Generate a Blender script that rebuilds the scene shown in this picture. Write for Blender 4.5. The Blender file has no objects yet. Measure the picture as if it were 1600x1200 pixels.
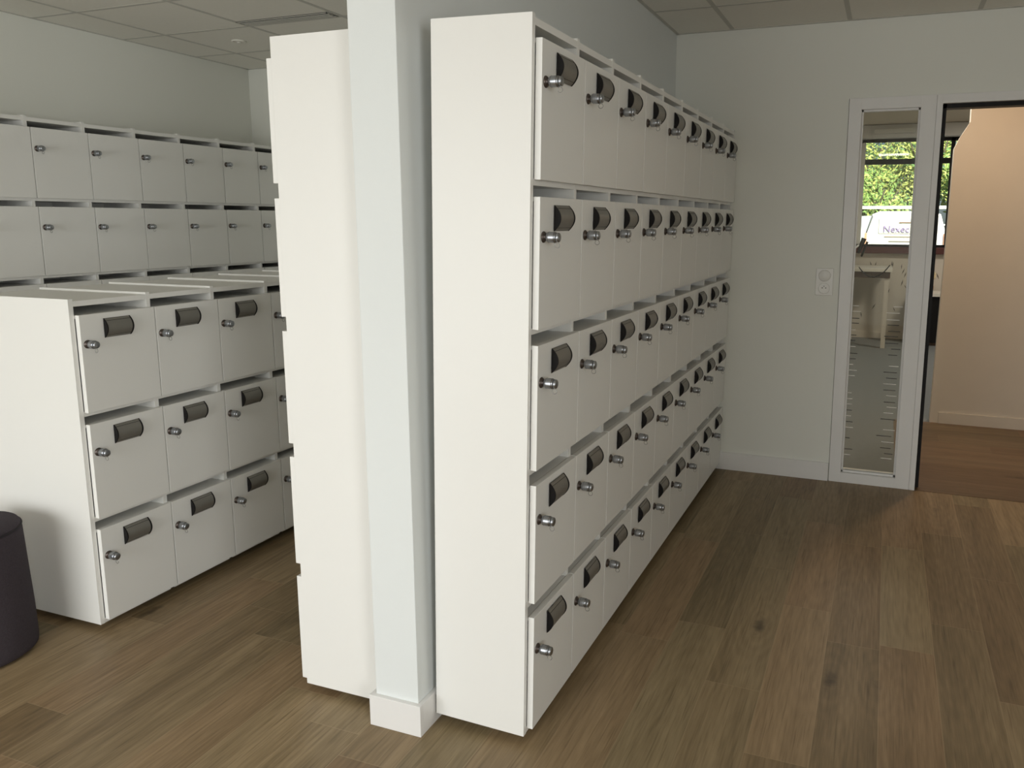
import bpy, bmesh, math, random
from mathutils import Vector, Matrix

random.seed(7)
C = bpy.context.scene.collection
scn = bpy.context.scene
PI = math.pi

# ------------------------------------------------------------------ camera
cam_d = bpy.data.cameras.new('camera'); cam = bpy.data.objects.new('camera', cam_d); C.objects.link(cam)
YAW, PITCH, ROLL = 0.3650, -0.1652, 0.0026
fw = Vector((-math.sin(YAW)*math.cos(PITCH), math.cos(YAW)*math.cos(PITCH), math.sin(PITCH)))
rt = Vector((math.cos(YAW), math.sin(YAW), 0)); up = rt.cross(fw)
r2 = rt*math.cos(ROLL) + up*math.sin(ROLL); u2 = up*math.cos(ROLL) - rt*math.sin(ROLL)
M = Matrix((r2, u2, -fw)).transposed().to_4x4(); M.translation = Vector((0.8918, -1.888, 1.4945))
cam.matrix_world = M
cam_d.sensor_fit = 'HORIZONTAL'; cam_d.sensor_width = 36
cam_d.lens = 1244.52/1600*36
cam_d.shift_x = -(905.54-800)/1600; cam_d.shift_y = (551.31-600)/1600
cam_d.clip_start = 0.05; cam_d.clip_end = 200
scn.camera = cam

# ------------------------------------------------------------------ world, sun, exposure
scn.view_settings.view_transform = 'Standard'; scn.view_settings.look = 'None'
scn.view_settings.gamma = 1; scn.view_settings.use_curve_mapping = False
scn.view_settings.exposure = 0.0
w = bpy.data.worlds.new('sky'); scn.world = w; w.use_nodes = True
nt = w.node_tree; nt.nodes.clear()
bg = nt.nodes.new('ShaderNodeBackground'); wo = nt.nodes.new('ShaderNodeOutputWorld')
sky = nt.nodes.new('ShaderNodeTexSky'); sky.sky_type = 'HOSEK_WILKIE'; sky.turbidity = 4
sky.sun_direction = Vector((0.5, -0.6, 0.62)).normalized()
nt.links.new(sky.outputs[0], bg.inputs[0]); bg.inputs[1].default_value = 1.6
nt.links.new(bg.outputs[0], wo.inputs[0])
sun_d = bpy.data.lights.new('sun', 'SUN'); sun_d.energy = 13; sun_d.angle = 0.03; sun_d.color = (1, .93, .8)
sun = bpy.data.objects.new('sun', sun_d); C.objects.link(sun); sun.location = (5, 5, 8)
sun.rotation_euler = Vector((-0.5, 0.62, -0.75)).to_track_quat('-Z', 'Y').to_euler()

def area(name, loc, direction, sx, sy, power, col, spread=PI):
    d = bpy.data.lights.new(name, 'AREA'); d.shape = 'RECTANGLE'; d.size = sx; d.size_y = sy
    d.energy = power; d.color = col; d.spread = spread
    o = bpy.data.objects.new(name, d); C.objects.link(o); o.location = loc
    o.rotation_euler = Vector(direction).to_track_quat('-Z', 'Z' if abs(direction[2]) < .9 else 'Y').to_euler()
    return o
WIN = (-3.25, 0.30, 0.15, 2.3)          # daylight window in the rear wall: x0, x1, z0, z1
area('window_daylight', ((WIN[0]+WIN[1])/2, -4.56, (WIN[2]+WIN[3])/2), (.06, 1, -.30),
     WIN[1]-WIN[0], WIN[3]-WIN[2]-.15, 71, (.985, .99, .985), 2.2)
WR = (-4.55, -2.0, 0.5, 2.25)            # unseen window added in the right wall for fill light: y0, y1, z0, z1
area('fill_light_right', (3.52, (WR[0]+WR[1])/2, (WR[2]+WR[3])/2), (-1, .10, -.22),
     WR[1]-WR[0]-.3, WR[3]-WR[2]-.2, 72, (.99, .99, .985), 2.5)

# ------------------------------------------------------------------ helpers
def mat(name, col, rough=.5, metal=0., spec=.5, noise=None, bump=None):
    m = bpy.data.materials.new(name); m.use_nodes = True; n = m.node_tree; b = n.nodes['Principled BSDF']
    b.inputs['Base Color'].default_value = (*col, 1); b.inputs['Roughness'].default_value = rough
    b.inputs['Metallic'].default_value = metal; b.inputs['Specular IOR Level'].default_value = spec
    tc = n.nodes.new('ShaderNodeTexCoord')
    sc, amt = noise or (6, .03)
    t = n.nodes.new('ShaderNodeTexNoise'); t.inputs['Scale'].default_value = sc; t.inputs['Detail'].default_value = 3
    n.links.new(tc.outputs['Object'], t.inputs['Vector'])
    mx = n.nodes.new('ShaderNodeMix'); mx.data_type = 'RGBA'
    mx.inputs[6].default_value = (*[c*(1-amt) for c in col], 1); mx.inputs[7].default_value = (*[min(1, c*(1+amt)) for c in col], 1)
    n.links.new(t.outputs['Fac'], mx.inputs[0]); n.links.new(mx.outputs[2], b.inputs['Base Color'])
    if bump:
        t2 = n.nodes.new('ShaderNodeTexNoise'); t2.inputs['Scale'].default_value = bump[0]
        n.links.new(tc.outputs['Object'], t2.inputs['Vector'])
        bp = n.nodes.new('ShaderNodeBump'); bp.inputs['Strength'].default_value = bump[1]; bp.inputs['Distance'].default_value = .001
        n.links.new(t2.outputs['Fac'], bp.inputs['Height']); n.links.new(bp.outputs[0], b.inputs['Normal'])
    return m
def emis(name, col, s):
    m = bpy.data.materials.new(name); m.use_nodes = True; b = m.node_tree.nodes['Principled BSDF']
    b.inputs['Base Color'].default_value = (*col, 1)
    b.inputs['Emission Color'].default_value = (*col, 1); b.inputs['Emission Strength'].default_value = s
    return m
def glass_mat(name, tint=(1, 1, 1)):
    m = bpy.data.materials.new(name); m.use_nodes = True; n = m.node_tree; n.nodes.clear()
    out = n.nodes.new('ShaderNodeOutputMaterial'); mx = n.nodes.new('ShaderNodeMixShader')
    tr = n.nodes.new('ShaderNodeBsdfTransparent'); tr.inputs[0].default_value = (*tint, 1)
    gl = n.nodes.new('ShaderNodeBsdfGlossy'); gl.inputs['Roughness'].default_value = .015
    fr = n.nodes.new('ShaderNodeFresnel'); fr.inputs[0].default_value = 1.5
    n.links.new(fr.outputs[0], mx.inputs[0]); n.links.new(tr.outputs[0], mx.inputs[1]); n.links.new(gl.outputs[0], mx.inputs[2])
    n.links.new(mx.outputs[0], out.inputs[0]); return m

LAM = mat('white_laminate', (.84, .835, .80), .42, noise=(3, .008))
EDGE = mat('white_edge_band', (.86, .85, .82), .4)
WALLM = mat('painted_wall', (.80, .805, .745), .75, noise=(2, .012), bump=(220, .15))
PILM = mat('divider_paint', (.755, .785, .775), .75, noise=(2, .012), bump=(220, .15))
TRIMM = mat('white_trim', (.80, .79, .77), .4)
CEILM = mat('ceiling_tile', (.84, .82, .75), .9, noise=(60, .03), bump=(300, .3))
GRIDM = mat('ceiling_grid_metal', (.58, .57, .52), .8)
BLACK = mat('black_plastic', (.010, .009, .009), .5, spec=.2)
DARK = mat('dark_plinth', (.03, .027, .024), .7)
ALU = mat('brushed_aluminium', (.25, .24, .215), .42, metal=.45, noise=(40, .05))
CHROME = mat('chrome', (.40, .42, .45), .34, metal=1)
RINGM = mat('ring_wire', (.30, .30, .29), .4, metal=.8)
CHROMED = mat('dark_chrome', (.12, .10, .09), .35, metal=.8)
FABRIC = mat('dark_plum_felt', (.060, .050, .058), .95, spec=.15, noise=(180, .25), bump=(500, .8))
GLASS = glass_mat('clear_glass', (.95, .97, .95))
PLASTIC = mat('white_plastic', (.78, .77, .73), .35)
CARPET = mat('grey_carpet', (.19, .20, .20), .9, noise=(25, .08), bump=(400, .5))
BEIGE = mat('beige_paint', (.66, .60, .52), .7)
DESKW = mat('white_desk', (.80, .76, .68), .4)
WOODD = mat('dark_wood', (.12, .075, .05), .5, noise=(12, .3))
SILLM = mat('dark_red_sill', (.10, .03, .025), .5)

def plank(name, W, Lp, x0, rot, c1, c2, c3, rough):
    m = bpy.data.materials.new(name); m.use_nodes = True; n = m.node_tree; b = n.nodes['Principled BSDF']
    L_ = n.links.new
    def N(t, **k):
        o = n.nodes.new(t)
        for a, v in k.items(): setattr(o, a, v)
        return o
    def mth(op, a, b_=None):
        o = N('ShaderNodeMath', operation=op)
        for i, v in ((0, a), (1, b_)):
            if v is None: continue
            if isinstance(v, (int, float)): o.inputs[i].default_value = v
            else: L_(v, o.inputs[i])
        return o.outputs[0]
    tc = N('ShaderNodeTexCoord'); sp = N('ShaderNodeSeparateXYZ'); L_(tc.outputs['Object'], sp.inputs[0])
    X, Y = (sp.outputs[1], sp.outputs[0]) if rot else (sp.outputs[0], sp.outputs[1])
    u = mth('DIVIDE', mth('SUBTRACT', X, x0), W); ui = mth('FLOOR', u); uf = mth('FRACT', u)
    wn = N('ShaderNodeTexWhiteNoise', noise_dimensions='1D'); L_(ui, wn.inputs['W'])
    v = mth('ADD', mth('DIVIDE', Y, Lp), mth('MULTIPLY', wn.outputs['Value'], 7.3)); vi = mth('FLOOR', v); vf = mth('FRACT', v)
    cb = N('ShaderNodeCombineXYZ'); L_(ui, cb.inputs[0]); L_(vi, cb.inputs[1])
    wn2 = N('ShaderNodeTexWhiteNoise', noise_dimensions='3D'); L_(cb.outputs[0], wn2.inputs['Vector'])
    # grain coordinates: stretched along the plank, shifted per plank
    g = N('ShaderNodeCombineXYZ')
    L_(mth('ADD', mth('MULTIPLY', X, 1.0), mth('MULTIPLY', wn2.outputs['Value'], 37.)), g.inputs[0])
    L_(mth('ADD', mth('MULTIPLY', Y, .07), mth('MULTIPLY', wn2.outputs['Value'], 11.)), g.inputs[1])
    n1 = N('ShaderNodeTexNoise'); n1.inputs['Scale'].default_value = 9; n1.inputs['Detail'].default_value = 5; n1.inputs['Distortion'].default_value = 1.2
    L_(g.outputs[0], n1.inputs['Vector'])
    n2 = N('ShaderNodeTexNoise'); n2.inputs['Scale'].default_value = 90; n2.inputs['Detail'].default_value = 4
    L_(g.outputs[0], n2.inputs['Vector'])
    # cathedral rings
    wv = N('ShaderNodeTexWave', wave_type='RINGS', rings_direction='Z'); wv.inputs['Scale'].default_value = 3.2
    wv.inputs['Distortion'].default_value = 3.5; wv.inputs['Detail'].default_value = 2; wv.inputs['Detail Scale'].default_value = 1.2
    g2 = N('ShaderNodeCombineXYZ')
    L_(mth('SUBTRACT', uf, mth('ADD', .2, mth('MULTIPLY', wn2.outputs['Value'], .6))), g2.inputs[0])
    L_(mth('MULTIPLY', mth('SUBTRACT', vf, wn.outputs['Value']), .9), g2.inputs[1]); L_(g2.outputs[0], wv.inputs['Vector'])
    # knots
    g3 = N('ShaderNodeCombineXYZ'); L_(mth('MULTIPLY', X, 1.5), g3.inputs[0]); L_(mth('MULTIPLY', Y, .5), g3.inputs[1])
    vo = N('ShaderNodeTexVoronoi'); vo.inputs['Scale'].default_value = 2.4; L_(g3.outputs[0], vo.inputs['Vector']); vo.inputs['Randomness'].default_value = 1
    nd = N('ShaderNodeTexNoise'); nd.inputs['Scale'].default_value = 30; L_(tc.outputs['Object'], nd.inputs['Vector'])
    kd = mth('ADD', vo.outputs['Distance'], mth('MULTIPLY', nd.outputs['Fac'], .09))
    kn = N('ShaderNodeMapRange'); kn.inputs[1].default_value = .05; kn.inputs[2].default_value = .15; kn.inputs[3].default_value = .85; kn.inputs[4].default_value = 0
    L_(kd, kn.inputs[0])
    ramp = N('ShaderNodeValToRGB'); e = ramp.color_ramp.elements
    e[0].position = 0; e[0].color = (*c1, 1); e[1].position = 1; e[1].color = (*c3, 1)
    e2 = ramp.color_ramp.elements.new(.5); e2.color = (*c2, 1)
    t = mth('ADD', mth('MULTIPLY', wn2.outputs['Value'], .30), mth('ADD', mth('MULTIPLY', n1.outputs['Fac'], .75), mth('MULTIPLY', n2.outputs['Fac'], .60)))
    t = mth('SUBTRACT', mth('ADD', t, mth('MULTIPLY', wv.outputs['Fac'], .05)), .25)
    # growth rings bending round the knots and dark flecks along the grain
    rg = mth('MULTIPLY', mth('SINE', mth('ADD', mth('MULTIPLY', vo.outputs['Distance'], 75), mth('MULTIPLY', nd.outputs['Fac'], 4.))), .05)
    fo = N('ShaderNodeMapRange'); fo.inputs[1].default_value = .10; fo.inputs[2].default_value = .42; fo.inputs[3].default_value = 1; fo.inputs[4].default_value = 0
    L_(vo.outputs['Distance'], fo.inputs[0]); t = mth('ADD', t, mth('MULTIPLY', rg, fo.outputs[0]))
    g4 = N('ShaderNodeCombineXYZ'); L_(mth('MULTIPLY', X, 1.0), g4.inputs[0]); L_(mth('MULTIPLY', Y, .025), g4.inputs[1])
    n4 = N('ShaderNodeTexNoise'); n4.inputs['Scale'].default_value = 160; n4.inputs['Detail'].default_value = 2; L_(g4.outputs[0], n4.inputs['Vector'])
    fl = N('ShaderNodeMapRange'); fl.inputs[1].default_value = .56; fl.inputs[2].default_value = .72; fl.inputs[3].default_value = 0; fl.inputs[4].default_value = .24
    L_(n4.outputs['Fac'], fl.inputs[0]); t = mth('SUBTRACT', t, fl.outputs[0])
    L_(t, ramp.inputs[0])
    # hue drift per plank (greyer / redder planks)
    mxh = N('ShaderNodeMix', data_type='RGBA', blend_type='MULTIPLY'); mxh.inputs[0].default_value = 1
    r3 = N('ShaderNodeValToRGB'); r3.color_ramp.elements[0].color = (.95, 1.0, .94, 1); r3.color_ramp.elements[1].color = (1.07, .98, .91, 1)
    sc = N('ShaderNodeSeparateColor'); L_(wn2.outputs['Color'], sc.inputs[0]); L_(sc.outputs[1], r3.inputs[0])
    L_(ramp.outputs[0], mxh.inputs[6]); L_(r3.outputs[0], mxh.inputs[7])
    mk = N('ShaderNodeMix', data_type='RGBA'); L_(kn.outputs[0], mk.inputs[0]); L_(mxh.outputs[2], mk.inputs[6]); mk.inputs[7].default_value = (*[c*.45 for c in c1], 1)
    # seams
    eu = mth('MULTIPLY', mth('MINIMUM', uf, mth('SUBTRACT', 1, uf)), W); ev = mth('MULTIPLY', mth('MINIMUM', vf, mth('SUBTRACT', 1, vf)), Lp)
    se = N('ShaderNodeMapRange'); se.inputs[1].default_value = .0006; se.inputs[2].default_value = .0022; se.inputs[3].default_value = .35; se.inputs[4].default_value = 0
    L_(mth('MINIMUM', eu, ev), se.inputs[0])
    ms = N('ShaderNodeMix', data_type='RGBA'); L_(se.outputs[0], ms.inputs[0]); L_(mk.outputs[2], ms.inputs[6]); ms.inputs[7].default_value = (*[c*1.1 for c in c3], 1)
    L_(ms.outputs[2], b.inputs['Base Color']); b.inputs['Roughness'].default_value = rough
    b.inputs['Specular IOR Level'].default_value = .35
    bp = N('ShaderNodeBump'); bp.inputs['Strength'].default_value = .25; bp.inputs['Distance'].default_value = .001
    L_(n2.outputs['Fac'], bp.inputs['Height']); L_(bp.outputs[0], b.inputs['Normal'])
    return m
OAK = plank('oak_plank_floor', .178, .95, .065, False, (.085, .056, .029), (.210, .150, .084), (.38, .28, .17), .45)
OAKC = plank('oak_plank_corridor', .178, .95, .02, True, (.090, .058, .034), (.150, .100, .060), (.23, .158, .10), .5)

def box(bm, x0, y0, z0, x1, y1, z1, mi=0, bev=0):
    vs = [bm.verts.new(v) for v in ((x0,y0,z0),(x1,y0,z0),(x1,y1,z0),(x0,y1,z0),(x0,y0,z1),(x1,y0,z1),(x1,y1,z1),(x0,y1,z1))]
    fs = [bm.faces.new([vs[i] for i in f]) for f in ((0,3,2,1),(4,5,6,7),(0,1,5,4),(1,2,6,5),(2,3,7,6),(3,0,4,7))]
    for f in fs: f.material_index = mi
    if bev:
        es = list({e for f in fs for e in f.edges})
        r = bmesh.ops.bevel(bm, geom=es, offset=bev, segments=2, affect='EDGES', profile=.6)
        for f in r['faces']: f.material_index = mi
def tube(bm, p0, p1, r0, r1=None, seg=16, mi=0, cap=True):
    r1 = r0 if r1 is None else r1
    p0, p1 = Vector(p0), Vector(p1); d = (p1-p0).normalized()
    a = d.orthogonal().normalized(); b = d.cross(a)
    R = []
    for p, r in ((p0, r0), (p1, r1)):
        R.append([bm.verts.new(p + (a*math.cos(t)+b*math.sin(t))*r) for t in [2*PI*i/seg for i in range(seg)]])
    for i in range(seg):
        f = bm.faces.new((R[0][i], R[0][(i+1) % seg], R[1][(i+1) % seg], R[1][i])); f.material_index = mi; f.smooth = True
    if cap:
        f = bm.faces.new(R[0][::-1]); f.material_index = mi
        f = bm.faces.new(R[1]); f.material_index = mi
def lathe(bm, prof, center=(0,0,0), axis='z', seg=32, mi=0):
    rings = []
    c = Vector(center)
    for r, h in prof:
        ring = []
        for i in range(seg):
            t = 2*PI*i/seg
            v = Vector((r*math.cos(t), r*math.sin(t), h)) if axis == 'z' else Vector((h, r*math.cos(t), r*math.sin(t))) if axis == 'x' else Vector((r*math.sin(t), h, r*math.cos(t)))
            ring.append(bm.verts.new(c+v))
        rings.append(ring)
    for a, b in zip(rings, rings[1:]):
        for i in range(seg):
            f = bm.faces.new((a[i], a[(i+1) % seg], b[(i+1) % seg], b[i])); f.material_index = mi; f.smooth = True
    for ring in (rings[0], rings[-1]):
        f = bm.faces.new(ring); f.material_index = mi
def torus(bm, c, R, r, axis='y', seg=20, s2=6, mi=0):
    c = Vector(c); rings = []
    for i in range(seg):
        t = 2*PI*i/seg; ring = []
        for j in range(s2):
            q = 2*PI*j/s2; rr = R + r*math.cos(q)
            v = {'y': (rr*math.cos(t), r*math.sin(q), rr*math.sin(t)), 'x': (r*math.sin(q), rr*math.cos(t), rr*math.sin(t)), 'z': (rr*math.cos(t), rr*math.sin(t), r*math.sin(q))}[axis]
            ring.append(bm.verts.new(c+Vector(v)))
        rings.append(ring)
    for i in range(seg):
        for j in range(s2):
            f = bm.faces.new((rings[i][j], rings[(i+1) % seg][j], rings[(i+1) % seg][(j+1) % s2], rings[i][(j+1) % s2])); f.smooth = True; f.material_index = mi
def obj(name, bm, mats, parent=None, loc=(0,0,0)):
    bmesh.ops.recalc_face_normals(bm, faces=bm.faces[:])
    me = bpy.data.meshes.new(name); bm.to_mesh(me); bm.free()
    for m in (mats if isinstance(mats, (list, tuple)) else [mats]): me.materials.append(m)
    o = bpy.data.objects.new(name, me); C.objects.link(o); o.location = loc
    if parent: o.parent = parent
    return o
def NB(): return bmesh.new()
def thing(name, label, cat, loc=(0,0,0), group=None):
    o = bpy.data.objects.new(name, None); C.objects.link(o); o.location = loc; o.empty_display_size = .1
    o['label'] = label; o['category'] = cat
    if group: o['group'] = group
    return o
def tag(o, label, cat, group=None, kind=None):
    o['label'] = label; o['category'] = cat
    if group: o['group'] = group
    if kind: o['kind'] = kind
    return o
def struct(name, bm, m, parent=None, label=None):
    o = obj(name, bm, m, parent)
    if not parent: o['kind'] = 'structure'
    if label: o['label'] = label
    return o

# ------------------------------------------------------------------ room shell
L = 2.7986; HC = 2.545; XW = -3.429; XR = 3.6; YR = -4.7
PX0, PX1, PY = -.4532, -.307, -.065      # dividing wall between the two tall banks
FY = L+.10                               # back of the far wall
DX0, DX1 = 1.12, 2.05                    # doorway
bm = NB(); box(bm, XW-.1, YR-.1, -.05, XR+.1, L, 0); struct('floor', bm, OAK)
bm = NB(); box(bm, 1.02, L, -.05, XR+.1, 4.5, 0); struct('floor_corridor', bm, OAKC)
bm = NB(); box(bm, -1.6, L, -.05, 1.02, 4.5, -.001); box(bm, -1.6, 4.5, -.05, 4.6, 9.1, -.001); struct('floor_office', bm, CARPET)
bm = NB(); box(bm, XW-.1, YR-.1, HC, XR+.1, FY, HC+.12); ceil = struct('ceiling', bm, CEILM)
bm = NB()
gx = [.016+.6207*k for k in range(-5, 6)]; gy = [2.27+.545*k for k in range(-12, 1)]
gyl = [2.33-.545*k for k in range(0, 13)]
for x in gx: box(bm, x-.012, YR, HC-.0012, x+.012, L, HC+.001)
for y in gyl: box(bm, XW, y-.011, HC-.001, PX0, y+.011, HC+.001)
for y in gy: box(bm, PX1, y-.011, HC-.001, XR, y+.011, HC+.001)
# wall angle
box(bm, XW, YR, HC-.0025, XW+.018, L, HC+.001); box(bm, PX1, PY, HC-.0025, PX1+.018, L, HC+.001)
box(bm, XW, L-.018, HC-.0025, PX0, L, HC+.001); box(bm, PX1, L-.018, HC-.0025, XR, L, HC+.001)
obj('ceiling_grid', bm, GRIDM, ceil)
bm = NB(); box(bm, XW-.1, YR-.1, 0, XW, L, HC); struct('wall_left', bm, WALLM)
bm = NB()
box(bm, XR, YR-.1, 0, XR+.1, WR[0], HC); box(bm, XR, WR[1], 0, XR+.1, 4.6, HC)
box(bm, XR, WR[0], 0, XR+.1, WR[1], WR[2]); box(bm, XR, WR[0], WR[3], XR+.1, WR[1], HC)
struct('wall_right', bm, WALLM)
bm = NB()
for y in (WR[0], (WR[0]+WR[1])/2-.025, WR[1]-.05): box(bm, XR+.03, y, WR[2], XR+.08, y+.05, WR[3])
for z in (WR[2], WR[3]-.05): box(bm, XR+.03, WR[0], z, XR+.08, WR[1], z+.05)
wr_ = struct('fill_window', bm, TRIMM)  # frame of the added fill window
bm = NB(); box(bm, XR+.055, WR[0]+.02, WR[2]+.02, XR+.06, WR[1]-.02, WR[3]-.02); obj('pane', bm, GLASS, wr_)
bm = NB()
box(bm, XW-.1, YR-.1, 0, WIN[0], YR, HC); box(bm, WIN[1], YR-.1, 0, XR, YR, HC)
box(bm, WIN[0], YR-.1, 0, WIN[1], YR, WIN[2]); box(bm, WIN[0], YR-.1, WIN[3], WIN[1], YR, HC)
struct('wall_rear', bm, WALLM)
bm = NB()
for x in (WIN[0], WIN[0]+.93, WIN[0]+1.87, WIN[1]-.05): box(bm, x, YR-.08, WIN[2], x+.05, YR-.03, WIN[3])
for z in (WIN[2], WIN[3]-.05): box(bm, WIN[0], YR-.08, z, WIN[1], YR-.03, z+.05)
wf = struct('window_1', bm, TRIMM)
bm = NB(); box(bm, WIN[0]+.02, YR-.06, WIN[2]+.02, WIN[1]-.02, YR-.055, WIN[3]-.02); obj('pane', bm, GLASS, wf)
bm = NB()
box(bm, XW-.1, L, 0, .655, FY, HC); box(bm, .655, L, 2.143, XR, FY, HC); box(bm, DX1+.07, L, 0, XR, FY, 2.143)
struct('wall_back', bm, WALLM)
bm = NB(); box(bm, PX0, PY, 0, PX1, L, HC, bev=.003); struct('wall_divider', bm, PILM)
# baseboards
bt, bh = .0146, .0975
bm = NB()
box(bm, PX0-bt, PY-bt, 0, PX1+bt, PY, bh, bev=.0015)
box(bm, PX1, PY-.0005, 0, PX1+bt, L-.001, bh, bev=.0015)
box(bm, PX0-bt, PY-.0005, 0, PX0, L-.001, bh, bev=.0015)
struct('baseboard_divider', bm, TRIMM)
bm = NB(); box(bm, PX1+bt+.001, L-bt, 0, .653, L, .107, bev=.002)
box(bm, DX1+.075, L-bt, 0, XR-bt, L, .107, bev=.002); box(bm, XW+bt, L-bt, 0, PX0-bt-.001, L, .107, bev=.002)
struct('baseboard_back', bm, TRIMM)
bm = NB(); box(bm, XW, YR, 0, XW+bt, L, .107, bev=.002); struct('baseboard_left', bm, TRIMM)
bm = NB(); box(bm, XR-bt, YR, 0, XR, L, .107, bev=.002); struct('baseboard_right', bm, TRIMM)

# glazed side panel beside the doorway
GX0, GX1, GZ0, GZ1 = .722, 1.015, .058, 2.083
fy = L-.008
bm = NB()
box(bm, .657, fy, .0, GX0, FY+.004, 2.143, bev=.002); box(bm, GX1, fy, 0, 1.09, FY+.004, 2.143, bev=.002)
box(bm, GX0-.001, fy+.0005, 0, GX1+.001, FY+.003, GZ0, bev=.0015); box(bm, GX0-.001, fy+.0005, GZ1, GX1+.001, FY+.003, 2.1425, bev=.0015)
# glazing beads set back
for (a, b_, c, d) in ((GX0-.001, GX0+.010, GZ0, GZ1), (GX1-.010, GX1+.001, GZ0, GZ1)): box(bm, a, L+.018, b_ and c, b_, L+.045, d)
box(bm, GX0, L+.018, GZ0-.001, GX1, L+.045, GZ0+.010); box(bm, GX0, L+.018, GZ1-.010, GX1, L+.045, GZ1+.001)
wp = struct('window_2', bm, TRIMM)
bm = NB(); box(bm, GX0+.004, L+.046, GZ0+.004, GX1-.004, L+.052, GZ1-.004); obj('pane', bm, GLASS, wp)
bm = NB()      # rows of short light and dark dashes along both sides of the glass
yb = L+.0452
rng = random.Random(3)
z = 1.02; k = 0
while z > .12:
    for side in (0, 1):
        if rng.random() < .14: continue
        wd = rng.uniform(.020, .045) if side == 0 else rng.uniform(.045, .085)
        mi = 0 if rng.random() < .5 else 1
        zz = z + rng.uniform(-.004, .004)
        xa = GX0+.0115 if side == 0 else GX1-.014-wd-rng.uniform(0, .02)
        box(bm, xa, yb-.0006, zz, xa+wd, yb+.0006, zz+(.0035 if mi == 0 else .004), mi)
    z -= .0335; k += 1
obj('dash_pattern', bm, [mat('pale_dash', (.85, .83, .78), .4), mat('dark_dash', (.03, .028, .025), .5)], wp)
# door frame
bm = NB()
box(bm, 1.0905, fy-.001, 0, DX0, FY+.005, 2.143, bev=.002); box(bm, DX1, fy-.001, 0, DX1+.07, FY+.005, 2.143, bev=.002)
box(bm, DX0-.001, fy-.0005, 2.097, DX1+.001, FY+.0045, 2.1428, bev=.0015)
dr = struct('door_1', bm, TRIMM)
bm = NB()
box(bm, DX0-.001, L+.02, 0.012, DX0+.020, FY+.003, 2.097); box(bm, DX0, L+.02, 2.075, DX1, FY+.003, 2.098); box(bm, DX1-.016, L+.03, 0.012, DX1+.001, FY+.003, 2.097)
obj('door_seal', bm, BLACK, dr)['label'] = 'black seal around the door opening'
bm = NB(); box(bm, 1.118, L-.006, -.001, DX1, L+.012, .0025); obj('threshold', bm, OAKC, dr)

# corridor and office behind
CY = 4.5; HO = 2.66
bm = NB()
vs = [(1.271, 0), (XR+.1, 0), (XR+.1, HO), (1.385, HO), (1.389, 2.184), (1.329, 2.077), (1.297, 2.003), (1.294, 1.56)]
f0 = [bm.verts.new((x, CY, z)) for x, z in vs]; f1 = [bm.verts.new((x, CY+.10, z)) for x, z in vs]
bm.faces.new(f0); bm.faces.new(f1[::-1])
for i in range(len(vs)): bm.faces.new((f0[i], f0[(i+1) % len(vs)], f1[(i+1) % len(vs)], f1[i]))
struct('wall_corridor', bm, BEIGE)
bm = NB(); box(bm, 1.33, CY-.013, 0, XR, CY, .085, bev=.002); struct('baseboard_corridor', bm, BEIGE)
bm = NB(); box(bm, -1.7, FY, HO, XR+.1, 9.1, HO+.1); box(bm, XR, 4.6, HO, 4.6, 9.1, HO+.1); struct('ceiling_office', bm, mat('office_ceiling', (.72, .64, .52), .9))
bm = NB(); box(bm, -1.7, FY, 0, -1.6, 9.1, HO); struct('wall_office_left', bm, WALLM)
bm = NB(); box(bm, 4.5, 4.5, 0, 4.6, 9.1, HO); struct('wall_office_right', bm, WALLM)
bm = NB(); box(bm, XR, 4.5, 0, 4.5, 4.6, HO); struct('wall_office_front', bm, WALLM)
OX0, OX1, OZ0, OZ1 = .52, 3.4, 1.17, 2.50
bm = NB()
box(bm, -1.6, 9, 0, OX0, 9.1, HO); box(bm, OX1, 9, 0, 4.5, 9.1, HO); box(bm, OX0, 9, 0, OX1, 9.1, 1.09); box(bm, OX0, 9, OZ1, OX1, 9.1, HO)
struct('wall_office_back', bm, BEIGE)
bm = NB(); box(bm, .30, 8.86, 2.50, 3.5, 8.999, 2.655, bev=.004); struct('trim_2', bm, TRIMM)
bm = NB(); box(bm, .66, 8.80, 2.545, 1.12, 8.859, 2.605, bev=.01); box(bm, .68, 8.798, 2.552, 1.10, 8.801, 2.556, 0)  # white box added in place of a ceiling light's reflection
tag(obj('reflection_box', bm, PLASTIC), 'small white box added for a light reflection above the office window', 'reflection box')
bm = NB()
for x, wd in ((OX0, .05), (1.55, .045), (2.45, .045), (OX1-.05, .05)): box(bm, x, 9.02, OZ0, x+wd, 9.07, OZ1, 1 if x > .6 else 0)
box(bm, OX0+.05, 9.025, 2.19, OX1, 9.065, 2.255, 1); box(bm, OX0, 9.02, OZ1-.04, OX1, 9.07, OZ1, 1); box(bm, OX0, 9.02, OZ0, OX1, 9.07, OZ0+.03, 1)
w3 = struct('window_3', bm, [TRIMM, BLACK])
bm = NB(); box(bm, OX0+.02, 9.04, OZ0+.01, OX1-.02, 9.045, OZ1-.01); obj('pane', bm, GLASS, w3)
bm = NB(); box(bm, OX0-.05, 8.93, 1.088, OX1+.05, 9.1, 1.17, bev=.006); obj('window_sill', bm, SILLM, w3)
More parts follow.
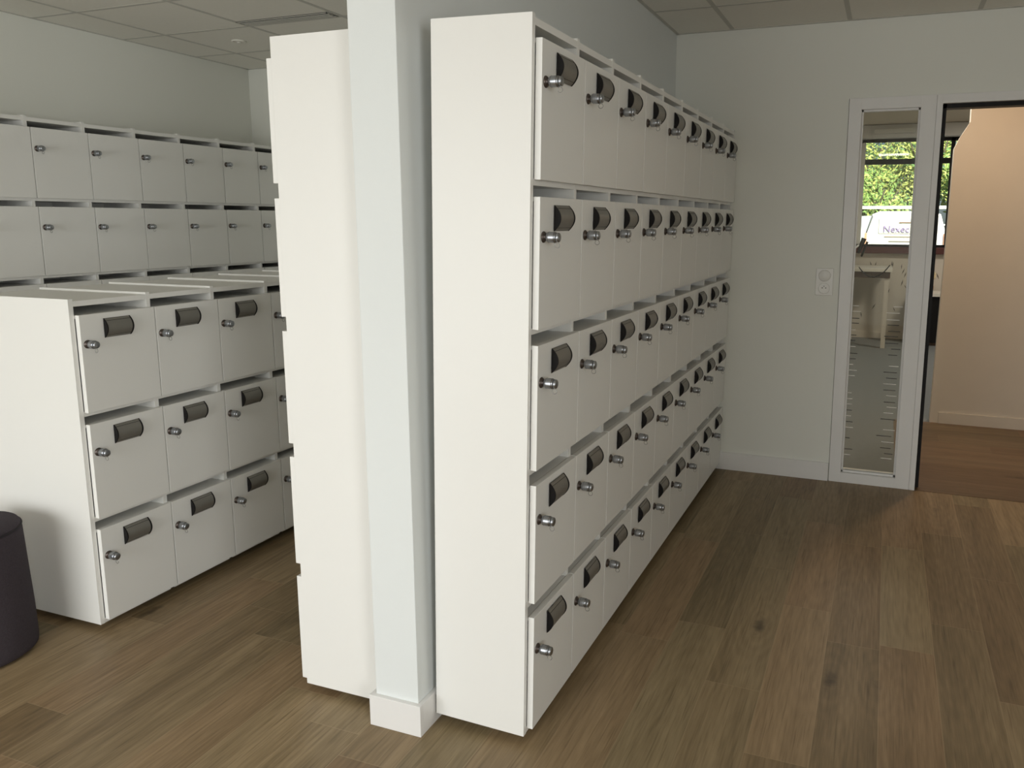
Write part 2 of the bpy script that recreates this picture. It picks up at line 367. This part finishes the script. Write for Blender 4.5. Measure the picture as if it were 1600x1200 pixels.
# faint printed strokes on the office wall below the window
bm = NB(); rng = random.Random(5)
for i in range(46):
    x = rng.uniform(.3, 2.6); z = rng.uniform(.25, .98); a = rng.uniform(-.5, .5)
    p = Vector((x, 8.9985, z)); d = Vector((math.sin(a), 0, math.cos(a)))*rng.uniform(.03, .05); s = Vector((d.z, 0, -d.x))*.14
    q = [p-d, p+s, p+d, p-s]
    a0 = [bm.verts.new(v) for v in q]; a1 = [bm.verts.new(v-Vector((0, .001, 0))) for v in q]
    bm.faces.new(a1)
    for j in range(4): bm.faces.new((a0[j], a0[(j+1) % 4], a1[(j+1) % 4], a1[j]))
wd_ = struct('trim_1', bm, mat('printed_stroke', (.10, .08, .06), .7))
bm = NB(); box(bm, -1.6, 8.985, 0, 4.5, 9, .08, bev=.002); struct('baseboard_office', bm, BEIGE)

# ------------------------------------------------------------------ lockers
T = .018; TD = .019; Z0 = .0253; PITCH_Z = .3891; DH = .3464; TOPGAP = .0567
def door_mesh(w):
    bm = NB(); box(bm, .0004, T+.0024, 0, TD, w+T-.0024, DH, 0, bev=.0014)
    me = obj('door', bm, LAM); return me
def handle_proto():
    bm = NB(); Hh, Wd, D = .069, .108, .0175; seg = 16
    def prof(k, s=1.0, off=0):     # curved shell profile, z from 0 (top) down to -Hh
        t = k/seg; a = PI*t
        zz = t; return (D*(1-(2*zz-1)**2)*s + .0025*s + off, -Hh*zz)
    y0, y1 = .004, Wd-.005
    A = [bm.verts.new((prof(k)[0], y0, prof(k)[1])) for k in range(seg+1)]
    B = [bm.verts.new((prof(k)[0], y1, prof(k)[1])) for k in range(seg+1)]
    for k in range(seg): f = bm.faces.new((A[k], A[k+1], B[k+1], B[k])); f.smooth = True
    bm.faces.new((A[0], B[0], B[seg], A[seg]))
    # fine ridge below the upper edge
    for k, wz in ((2, .0013), (14, .0010)):
        x, z = prof(k); box(bm, x-.001, y0, z-wz/2, x+.0003, y1, z+wz/2, 1)
    for ya, yb_ in ((0, y0), (y1, Wd)):
        E1 = [bm.verts.new((prof(k, 1.10)[0], ya, prof(k)[1]*1.01)) for k in range(seg+1)]
        E2 = [bm.verts.new((prof(k, 1.10)[0], yb_, prof(k)[1]*1.01)) for k in range(seg+1)]
        for k in range(seg): f = bm.faces.new((E1[k], E1[k+1], E2[k+1], E2[k])); f.material_index = 1
        f = bm.faces.new(E1); f.material_index = 1; f = bm.faces.new(E2[::-1]); f.material_index = 1
        f = bm.faces.new((E1[0], E2[0], E2[-1], E1[-1])); f.material_index = 1
    return obj('handle', bm, [ALU, BLACK])
def lock_proto():
    bm = NB()
    lathe(bm, [(.0150, 0), (.0150, .002), (.0130, .0045), (.0090, .0055), (.0090, .0105)], axis='x', seg=24, mi=1)
    lathe(bm, [(.0090, .0100), (.0128, .0125), (.0142, .0180), (.0142, .0320), (.0128, .0380)], axis='x', seg=24, mi=0)
    lathe(bm, [(.0118, .0378), (.0118, .0392), (.0122, .0396), (.0122, .0450), (.0095, .0468), (.0020, .0472)], axis='x', seg=24, mi=0)
    for x in (.0172, .0335): torus(bm, (x, 0, 0), .0141, .0005, 'x', 24, 5, 1)
    return obj('lock', bm, [CHROME, CHROMED])
def ring_proto():
    bm = NB(); torus(bm, (.040, 0, -.0205), .0068, .0008, 'y', 18, 6)
    return obj('key_ring', bm, RINGM)
HP, LP_, RP_ = handle_proto(), lock_proto(), ring_proto()
HME, LME, RME = HP.data, LP_.data, RP_.data
for o in (HP, LP_, RP_): bpy.data.objects.remove(o)
def inst(name, me, parent, loc):
    o = bpy.data.objects.new(name, me); C.objects.link(o); o.parent = parent; o.location = loc; return o

def bank(label, loc, ncol, nrow, wcol, depth, lean=0, mirror=False, handles=True, group=None):
    """carcass stands in local x<0 (front plane x=0), columns run along +y"""
    t = thing('locker_bank', label, 'lockers', loc, group)
    H = TOPGAP + PITCH_Z*(nrow-1) + DH + .041 if True else 0
    H = 2.0 - PITCH_Z*(5-nrow)
    t.rotation_euler = (0, math.atan(lean), PI if mirror else 0)
    s = -1 if mirror else 1
    total = ncol*wcol + T
    def Y(y): return y
    def part(name, b, n_, locs):
        bm = NB(); box(bm, *b, bev=.0006); first = obj(name, bm, LAM, t, locs[0])
        for l in locs[1:]: inst(name, first.data, t, l)
    part('side_panel', (-depth, 0, Z0, 0, T, H), 2, [(0, i*wcol, 0) for i in (0, ncol)])
    part('divider', (-depth+.006, 0, Z0+T, -.0005, T, H-.0005), 0, [(0, i*wcol, 0) for i in range(1, ncol)])
    part('top_board', (-depth+.006, T, H-.027, -.001, wcol, H-.008), 0, [(0, i*wcol, 0) for i in range(ncol)])
    part('shelf', (-depth+.006, T, -.0145, -.001, wcol, .0035), 0, [(0, i*wcol, H-TOPGAP-k*PITCH_Z-DH) for i in range(ncol) for k in range(nrow-1)])
    part('bottom_board', (-depth+.006, T, Z0+.0005, -.001, wcol, Z0+T), 0, [(0, i*wcol, 0) for i in range(ncol)])
    part('letter_tray', (-depth+.006, T, -.012, -.001, wcol, -.001), 0, [(0, i*wcol, H-TOPGAP-k*PITCH_Z) for i in range(ncol) for k in range(nrow)])
    bm = NB(); box(bm, -depth+.0005, T, Z0+.001, -depth+.006, total-T, H-.028); obj('back_panel', bm, LAM, t)
    bm = NB(); box(bm, -depth+.03, .04, .0, -.05, total-.04, Z0+.001); pl = obj('plinth', bm, DARK, t)
    pl.rotation_euler = (0, -math.atan(lean), 0)
    dm = None
    for k in range(nrow):
        z = H-TOPGAP-k*PITCH_Z-DH
        for i in range(ncol):
            if dm is None:
                d0 = door_mesh(wcol); dm = d0.data; d0.parent = t; d0.location = (0, i*wcol, z); d = d0
            else: d = inst('door', dm, t, (0, i*wcol, z))
            rr = random.Random(i*31+k*7+int(depth*1000))
            if handles: inst('handle', HME, d, (TD, .109, DH-.0195))
            inst('lock', LME, d, (TD, .0435, DH-.103)).rotation_euler = (rr.uniform(-.3, .3), 0, 0)
            inst('key_ring', RME, d, (TD, .0435, DH-.103)).rotation_euler = (0, 0, 0)
    return t
WA = .3085
bank('tall white locker bank with five rows of doors, right of the dividing wall end', (0, 0, 0), 9, 5, WA, .288, lean=.0222)
# mirrored bank on the other side of the divider: rotated by pi, so its columns run from the far wall back to y = 0
bank('tall white locker bank left of the dividing wall end, doors facing away to the left', (-.762, 9*WA+T-.004, 0), 9, 5, WA, .288, mirror=True)
bank('waist-high white locker bank with three rows of doors, behind the round pouf', (-1.714, .0232, 0), 7, 3, .310, .582)
bank('tall white locker bank along the left wall, doors with locks but no grip plates', (-3.128, .001, 0), 9, 5, .3088, .288, handles=False)

# ------------------------------------------------------------------ pouf
pf = thing('pouf', 'round dark plum felt pouf standing on the floor at the left edge', 'pouf', (-1.985, -.25, 0))
bm = NB(); R = .19; Hp = .455
lathe(bm, [(R*.94, .004), (R*1.0, .012), (R*1.01, .03), (R*1.0, .15), (R*.97, .30), (R*.945, Hp-.022), (R*.93, Hp-.008)], seg=64); obj('seat_body', bm, FABRIC, pf)
bm = NB(); lathe(bm, [(R*.93, Hp-.010), (R*.925, Hp-.003), (R*.90, Hp+.004), (R*.7, Hp+.010), (R*.3, Hp+.013), (.002, Hp+.0135)], seg=64); obj('seat_top', bm, FABRIC, pf)
bm = NB(); torus(bm, (0, 0, Hp-.009), R*.937, .0028, 'z', 64, 8); obj('piping', bm, mat('dark_piping', (.02, .017, .02), .9), pf)

# ------------------------------------------------------------------ socket plate
sw = thing('switch_and_socket', 'white double wall plate with round switch above a socket, by the glazed panel', 'wall plate', (.576, L, 1.155))
bm = NB(); box(bm, -.047, -.008, -.076, .047, 0, .076, bev=.003); obj('plate', bm, PLASTIC, sw)
bm = NB(); lathe(bm, [(.033, -.004), (.033, -.0095), (.030, -.012), (.002, -.0125)], (0, 0, .035), 'y', 36); obj('switch', bm, PLASTIC, sw)
bm = NB()
lathe(bm, [(.031, -.0079), (.031, -.0092), (.027, -.0094), (.002, -.0094)], (0, 0, -.037), 'y', 36)
lathe(bm, [(.0031, -.0090), (.0031, -.0100)], (-.0095, 0, -.034), 'y', 12, 1); lathe(bm, [(.0031, -.0090), (.0031, -.0100)], (.0095, 0, -.034), 'y', 12, 1)
lathe(bm, [(.0023, -.0090), (.0023, -.016)], (0, 0, -.024), 'y', 12, 1)
obj('socket', bm, [PLASTIC, BLACK], sw)

# ------------------------------------------------------------------ ceiling fittings
v = thing('air_vent', 'long slotted air vent set flush in the ceiling tiles', 'vent', (-2.165, 1.727, HC+.001))
bm = NB(); box(bm, -.30, -.045, -.004, .30, .045, 0); obj('backing', bm, mat('vent_dark', (.06, .06, .055), .8), v)
bm = NB()
for y in (-.045, -.018, .008, .034): box(bm, -.30, y, -.0055, .30, y+(.017 if abs(y)<.03 else .011), -.0035)
for x in (-.302, .29): box(bm, x, -.045, -.0055, x+.012, .045, -.0035)
obj('slats', bm, GRIDM, v)
bm = NB(); lathe(bm, [(.042, .002), (.042, -.004), (.036, -.008), (.034, -.004), (.012, -.004), (.010, -.012), (.002, -.012)], (-2.80, 2.056, HC), 'z', 32)
tag(obj('ceiling_sensor', bm, CEILM), 'small round flush fitting in the ceiling above the left wall lockers', 'sensor')

# ------------------------------------------------------------------ corridor lamp (warm) and office panels
def downlight(x, y, z, power, label):
    t = thing('downlight', label, 'light', (x, y, z))
    bm = NB(); lathe(bm, [(.085, 0), (.085, -.006), (.065, -.008), (.063, -.002)], seg=32); obj('trim_ring', bm, TRIMM, t)
    bm = NB(); lathe(bm, [(.062, -.0015), (.060, -.003), (.002, -.003)], seg=32); obj('lamp', bm, emis('warm_lamp', (1, .72, .45), 6), t)
    d = bpy.data.lights.new('lamp_light', 'AREA'); d.shape = 'DISK'; d.size = .12; d.energy = power; d.color = (1, .70, .45)
    o = bpy.data.objects.new('lamp_light', d); C.objects.link(o); o.parent = t; o.location = (0, 0, -.01)
downlight(1.46, 3.62, HO, 12.5, 'warm round corridor downlight near the beige wall')
def panel(x, y, power, label):
    t = thing('ceiling_light', label, 'light', (x, y, HO), 'office ceiling light panels')
    bm = NB(); box(bm, -.30, -.30, -.012, .30, .30, 0); obj('frame', bm, TRIMM, t)
    bm = NB(); box(bm, -.27, -.27, -.014, .27, .27, -.011); obj('diffuser', bm, emis('panel_diffuser', (1, .93, .82), .8), t)
    d = bpy.data.lights.new('panel_light', 'AREA'); d.size = .5; d.energy = power; d.color = (1, .92, .80)
    o = bpy.data.objects.new('panel_light', d); C.objects.link(o); o.parent = t; o.location = (0, 0, -.02)
panel(2.3, 7.2, 36, 'square light panel in the office ceiling behind the beige wall')
panel(.905, 4.6, 14, 'square light panel in the office ceiling near the glazed panel')

# ------------------------------------------------------------------ office furniture
ct = thing('counter', 'pale counter with white top under the office window', 'counter', (.35, 8.1, 0))
bm = NB(); box(bm, -.9, -.02, .905, .62, .75, .945, bev=.003); obj('counter_top', bm, DESKW, ct)
bm = NB(); box(bm, -.88, .02, .83, .60, .05, .905); obj('apron', bm, WOODD, ct)
for x in (-.86, .14, .54):
    bm = NB(); box(bm, x, .03, 0, x+.05, .08, .83); obj('leg', bm, BEIGE, ct)
    bm = NB(); box(bm, x, .66, 0, x+.05, .71, .905); obj('leg', bm, BEIGE, ct)
sb = thing('sideboard', 'black low sideboard with white top seen through the door gap', 'sideboard', (1.85, 8.72, 0))
bm = NB(); box(bm, -.6, -.18, .04, .6, .2, .60, bev=.003); obj('body', bm, BLACK, sb)
bm = NB(); box(bm, -.63, -.21, .60, .63, .22, .64, bev=.003); obj('top', bm, DESKW, sb)
bm = NB(); box(bm, -.55, -.14, 0, .55, .18, .04); obj('plinth', bm, WOODD, sb)
vz = thing('flower_vase', 'small vase with pale yellow flowers on the black sideboard', 'vase', (1.40, 8.66, .64))
bm = NB(); lathe(bm, [(.03, 0), (.05, .03), (.055, .07), (.03, .12), (.034, .14)], seg=24); obj('vase', bm, mat('amber_glaze', (.45, .22, .08), .3), vz)
bm = NB(); rng = random.Random(2)
for i in range(9):
    a = rng.uniform(0, 2*PI); r = rng.uniform(.01, .055); p = Vector((r*math.cos(a), r*math.sin(a), .20+rng.uniform(-.02, .05)))
    bmesh.ops.create_icosphere(bm, subdivisions=1, radius=.022, matrix=Matrix.Translation(p)); tube(bm, (0, 0, .12), p, .002, seg=5)
obj('flowers', bm, mat('pale_yellow', (.75, .62, .38), .7), vz)
dl = thing('desk_lamp', 'desk lamp with white jointed arm and black head on the pale counter', 'lamp', (.36, 8.45, .945))
bm = NB(); lathe(bm, [(.07, 0), (.07, .015), (.02, .02), (.015, .03)], seg=28); obj('base', bm, TRIMM, dl)
bm = NB(); tube(bm, (0, 0, .02), (.06, 0, .14), .012); tube(bm, (.06, 0, .14), (.22, 0, .26), .012); obj('arm', bm, TRIMM, dl)
bm = NB(); tube(bm, (.21, 0, .16), (.27, 0, .34), .018, .03); tube(bm, (.25, 0, .12), (.31, 0, .30), .012, .014); obj('head', bm, BLACK, dl)
bm = NB(); pr = None
for i in range(17):
    t_ = i/16; p = (.60+.34*t_, 8.062, .96-.52*t_*(1-t_)+.03*t_)
    if pr: tube(bm, pr, p, .006, seg=8)
    pr = p
tag(obj('power_cord', bm, BLACK), 'dark cord hanging in a loop over the counter edge', 'cord')

# ------------------------------------------------------------------ outside
GZ = -.15
bm = NB(); box(bm, -25, 9.1, GZ-.1, 30, 60, GZ); struct('ground', bm, mat('asphalt', (.20, .20, .19), .9, noise=(20, .2)))
vn = thing('van', 'white van parked outside the office window, lettering on its back', 'van', (1.28, 19.0, GZ))
WHITE = mat('white_car_paint', (.86, .86, .85), .25)
bm = NB()
# cross-sections along z at the rear, lofted in y (rear y=0, front y=3.6)
sec = [(0.02, [(.86, .35), (.93, .75), (.93, 1.05), (.86, 1.35), (.74, 1.74), (.62, 1.82)]),
       (0.10, [(.90, .30), (.95, .75), (.95, 1.08), (.89, 1.38), (.77, 1.80), (.60, 1.87)]),
       (2.2, [(.90, .28), (.95, .75), (.95, 1.08), (.89, 1.38), (.77, 1.82), (.60, 1.90)]),
       (2.9, [(.90, .28), (.94, .72), (.94, 1.02), (.86, 1.14), (.80, 1.20), (.60, 1.24)]),
       (3.7, [(.82, .30), (.88, .60), (.86, .80), (.80, .88), (.70, .93), (.50, .97)])]
rings = []
for y, pr in sec:
    ring = [bm.verts.new((-x, y, z)) for x, z in pr] + [bm.verts.new((x, y, z)) for x, z in pr[::-1]]
    rings.append(ring)
for a, b_ in zip(rings, rings[1:]):
    n_ = len(a)
    for i in range(n_): bm.faces.new((a[i], a[(i+1) % n_], b_[(i+1) % n_], b_[i]))
bm.faces.new(rings[0][::-1]); bm.faces.new(rings[-1])
obj('body', bm, WHITE, vn)
bm = NB(); box(bm, -.60, .006, 1.34, .60, .03, 1.70, bev=.01); obj('rear_window', bm, mat('tinted_glass', (.80, .81, .78), .15), vn)
for s in (-1, 1):
    bm = NB(); box(bm, s*.885-.03, -.005, .85, s*.885+.03, .06, 1.35, bev=.008); obj('tail_light', bm, mat('tail_light_red', (.80, .42, .28), .3), vn)
    for y in (.75, 2.95):
        bm = NB(); lathe(bm, [(.20, -.1), (.31, -.09), (.31, .09), (.20, .1)], (s*.84, y, .31), 'x', 28); obj('wheel', bm, BLACK, vn)
bm = NB(); box(bm, -.92, -.06, .30, .92, .10, .62, bev=.03); obj('bumper', bm, mat('dark_bumper', (.08, .05, .045), .6), vn)
bm = NB(); box(bm, -.14, -.012, 1.60, .16, .02, 1.615); obj('wiper', bm, mat('brown_strip', (.30, .16, .10), .5), vn)
def text_mesh(body, size, m, parent, loc):
    tcv = bpy.data.curves.new('lettering', 'FONT'); tcv.body = body; tcv.size = size; tcv.extrude = .002; tcv.space_character = 1.0
    to = bpy.data.objects.new('tmp_text', tcv); C.objects.link(to); bpy.context.view_layer.update()
    me = bpy.data.meshes.new_from_object(to.evaluated_get(bpy.context.evaluated_depsgraph_get()))
    bpy.data.objects.remove(to)
    me.materials.clear(); me.materials.append(m)
    o = bpy.data.objects.new('lettering', me); C.objects.link(o); o.parent = parent; o.location = loc; o.rotation_euler = (PI/2, 0, 0); return o
text_mesh('Nexec', .225, mat('purple_lettering', (.34, .26, .52), .5), vn, (-.50, -.008, 1.375))['label'] = 'purple lettering on the back of the van'
bm = NB(); box(bm, -.45, -.004, 1.27, .55, .018, 1.285); box(bm, -.35, -.004, 1.16, .35, .018, 1.172); obj('stripe', bm, mat('pale_orange', (.85, .62, .50), .5), vn)
# grey car roof further back
car = thing('car', 'grey car parked behind the white van, only its roof showing', 'car', (.25, 24.4, GZ))
bm = NB()
sec = [(-1.5, [(.70, .4), (.75, .9), (.70, 1.0), (.55, 1.05)]), (-.9, [(.80, .3), (.85, .9), (.72, 1.65), (.55, 1.75)]), (.6, [(.80, .3), (.85, .9), (.72, 1.72), (.55, 1.82)]), (1.4, [(.80, .3), (.82, .85), (.74, 1.05), (.55, 1.1)]), (2.1, [(.70, .35), (.74, .7), (.68, .8), (.5, .85)])]
rings = []
for y, pr in sec: rings.append([bm.verts.new((y, -x, z)) for x, z in pr] + [bm.verts.new((y, x, z)) for x, z in pr[::-1]])
for a, b_ in zip(rings, rings[1:]):
    n_ = len(a)
    for i in range(n_):
        f = bm.faces.new((a[i], a[(i+1) % n_], b_[(i+1) % n_], b_[i])); f.smooth = True
bm.faces.new(rings[0][::-1]); bm.faces.new(rings[-1])
obj('body', bm, mat('grey_car_paint', (.52, .56, .58), .25), car)
for y in (-1.0, 1.3):
    bm = NB(); lathe(bm, [(.2, -.86), (.31, -.85), (.31, .85), (.2, .86)], (y, 0, .31), 'y', 24); obj('wheel', bm, BLACK, car)
fn = thing('railing', 'white horizontal railing in front of the trees', 'railing', (0, 26, GZ))
bm = NB(); box(bm, -6, -.02, 2.02, 8, .02, 2.12); box(bm, -6, -.02, 1.5, 8, .02, 1.55); obj('rail', bm, TRIMM, fn)
for x in range(-6, 9, 2): bm = NB(); box(bm, x-.03, -.03, 0, x+.03, .03, 2.02); obj('post', bm, TRIMM, fn)
LEAF = [mat('leaf_green', (.22, .36, .10), .6, noise=(1.5, .5)), mat('leaf_yellow_green', (.42, .48, .14), .6, noise=(1.5, .4)), mat('leaf_dark', (.12, .24, .08), .6, noise=(1.5, .5))]
BARK = mat('bark', (.10, .08, .06), .9)
spec = [(.3, 29.2, 2.3, 1.45, 0, 'low green tree just behind the railing and van'), (3.9, 29.2, 2.4, 1.45, 0, 'low green tree seen through the gap at the door frame'),
        (2.3, 33.4, 4.3, 2.0, 1, 'yellowish green tree filling the top right of the glazed panel'), (-2.3, 33.4, 4.2, 2.0, 2, 'dark green tree top left behind the office window'),
        (6.9, 33.4, 4.0, 2.0, 2, 'dark green tree hidden mostly behind the beige wall'), (.3, 38.6, 5.0, 2.6, 1, 'tall pale tree crown farthest from the office window')]
for x, y, zc, R_, k, lab in spec:
    t = thing('tree', lab, 'tree', (x, y, GZ), 'trees beyond the railing')
    bm = NB(); tube(bm, (0, 0, 0), (.1, 0, zc), .14, .07, 10)
    for a in range(5): tube(bm, (.05, 0, zc*.55), (R_*.6*math.cos(a*1.3), R_*.6*math.sin(a*1.3), zc+R_*.3), .05, .02, 6)
    obj('trunk', bm, BARK, t)
    bm = NB(); rng = random.Random(int(x*10)+5)
    lumps = [(Vector((rng.uniform(-1, 1), rng.uniform(-.8, .8), rng.uniform(-1.1, 1)))*R_*.62, rng.uniform(.35, .62)*R_) for _ in range(16)]
    for i in range(6000):
        c, rr = rng.choice(lumps)
        d = Vector((rng.gauss(0, 1), rng.gauss(0, 1), rng.gauss(0, 1))).normalized()*rr*rng.uniform(.75, 1.05)
        p = c+d+Vector((0, 0, zc)); 
        if p.z < .3: continue
        s = rng.uniform(.05, .11); a = Vector((rng.gauss(0, 1), rng.gauss(0, 1), rng.gauss(0, 1))).normalized(); b_ = a.orthogonal().normalized()
        f = bm.faces.new([bm.verts.new(p+a*s), bm.verts.new(p+b_*s*.5), bm.verts.new(p-a*s), bm.verts.new(p-b_*s*.5)])
        f.material_index = 0 if rng.random() < .7 else 1
    obj('foliage', bm, [LEAF[k], LEAF[(k+1) % 3]], t)
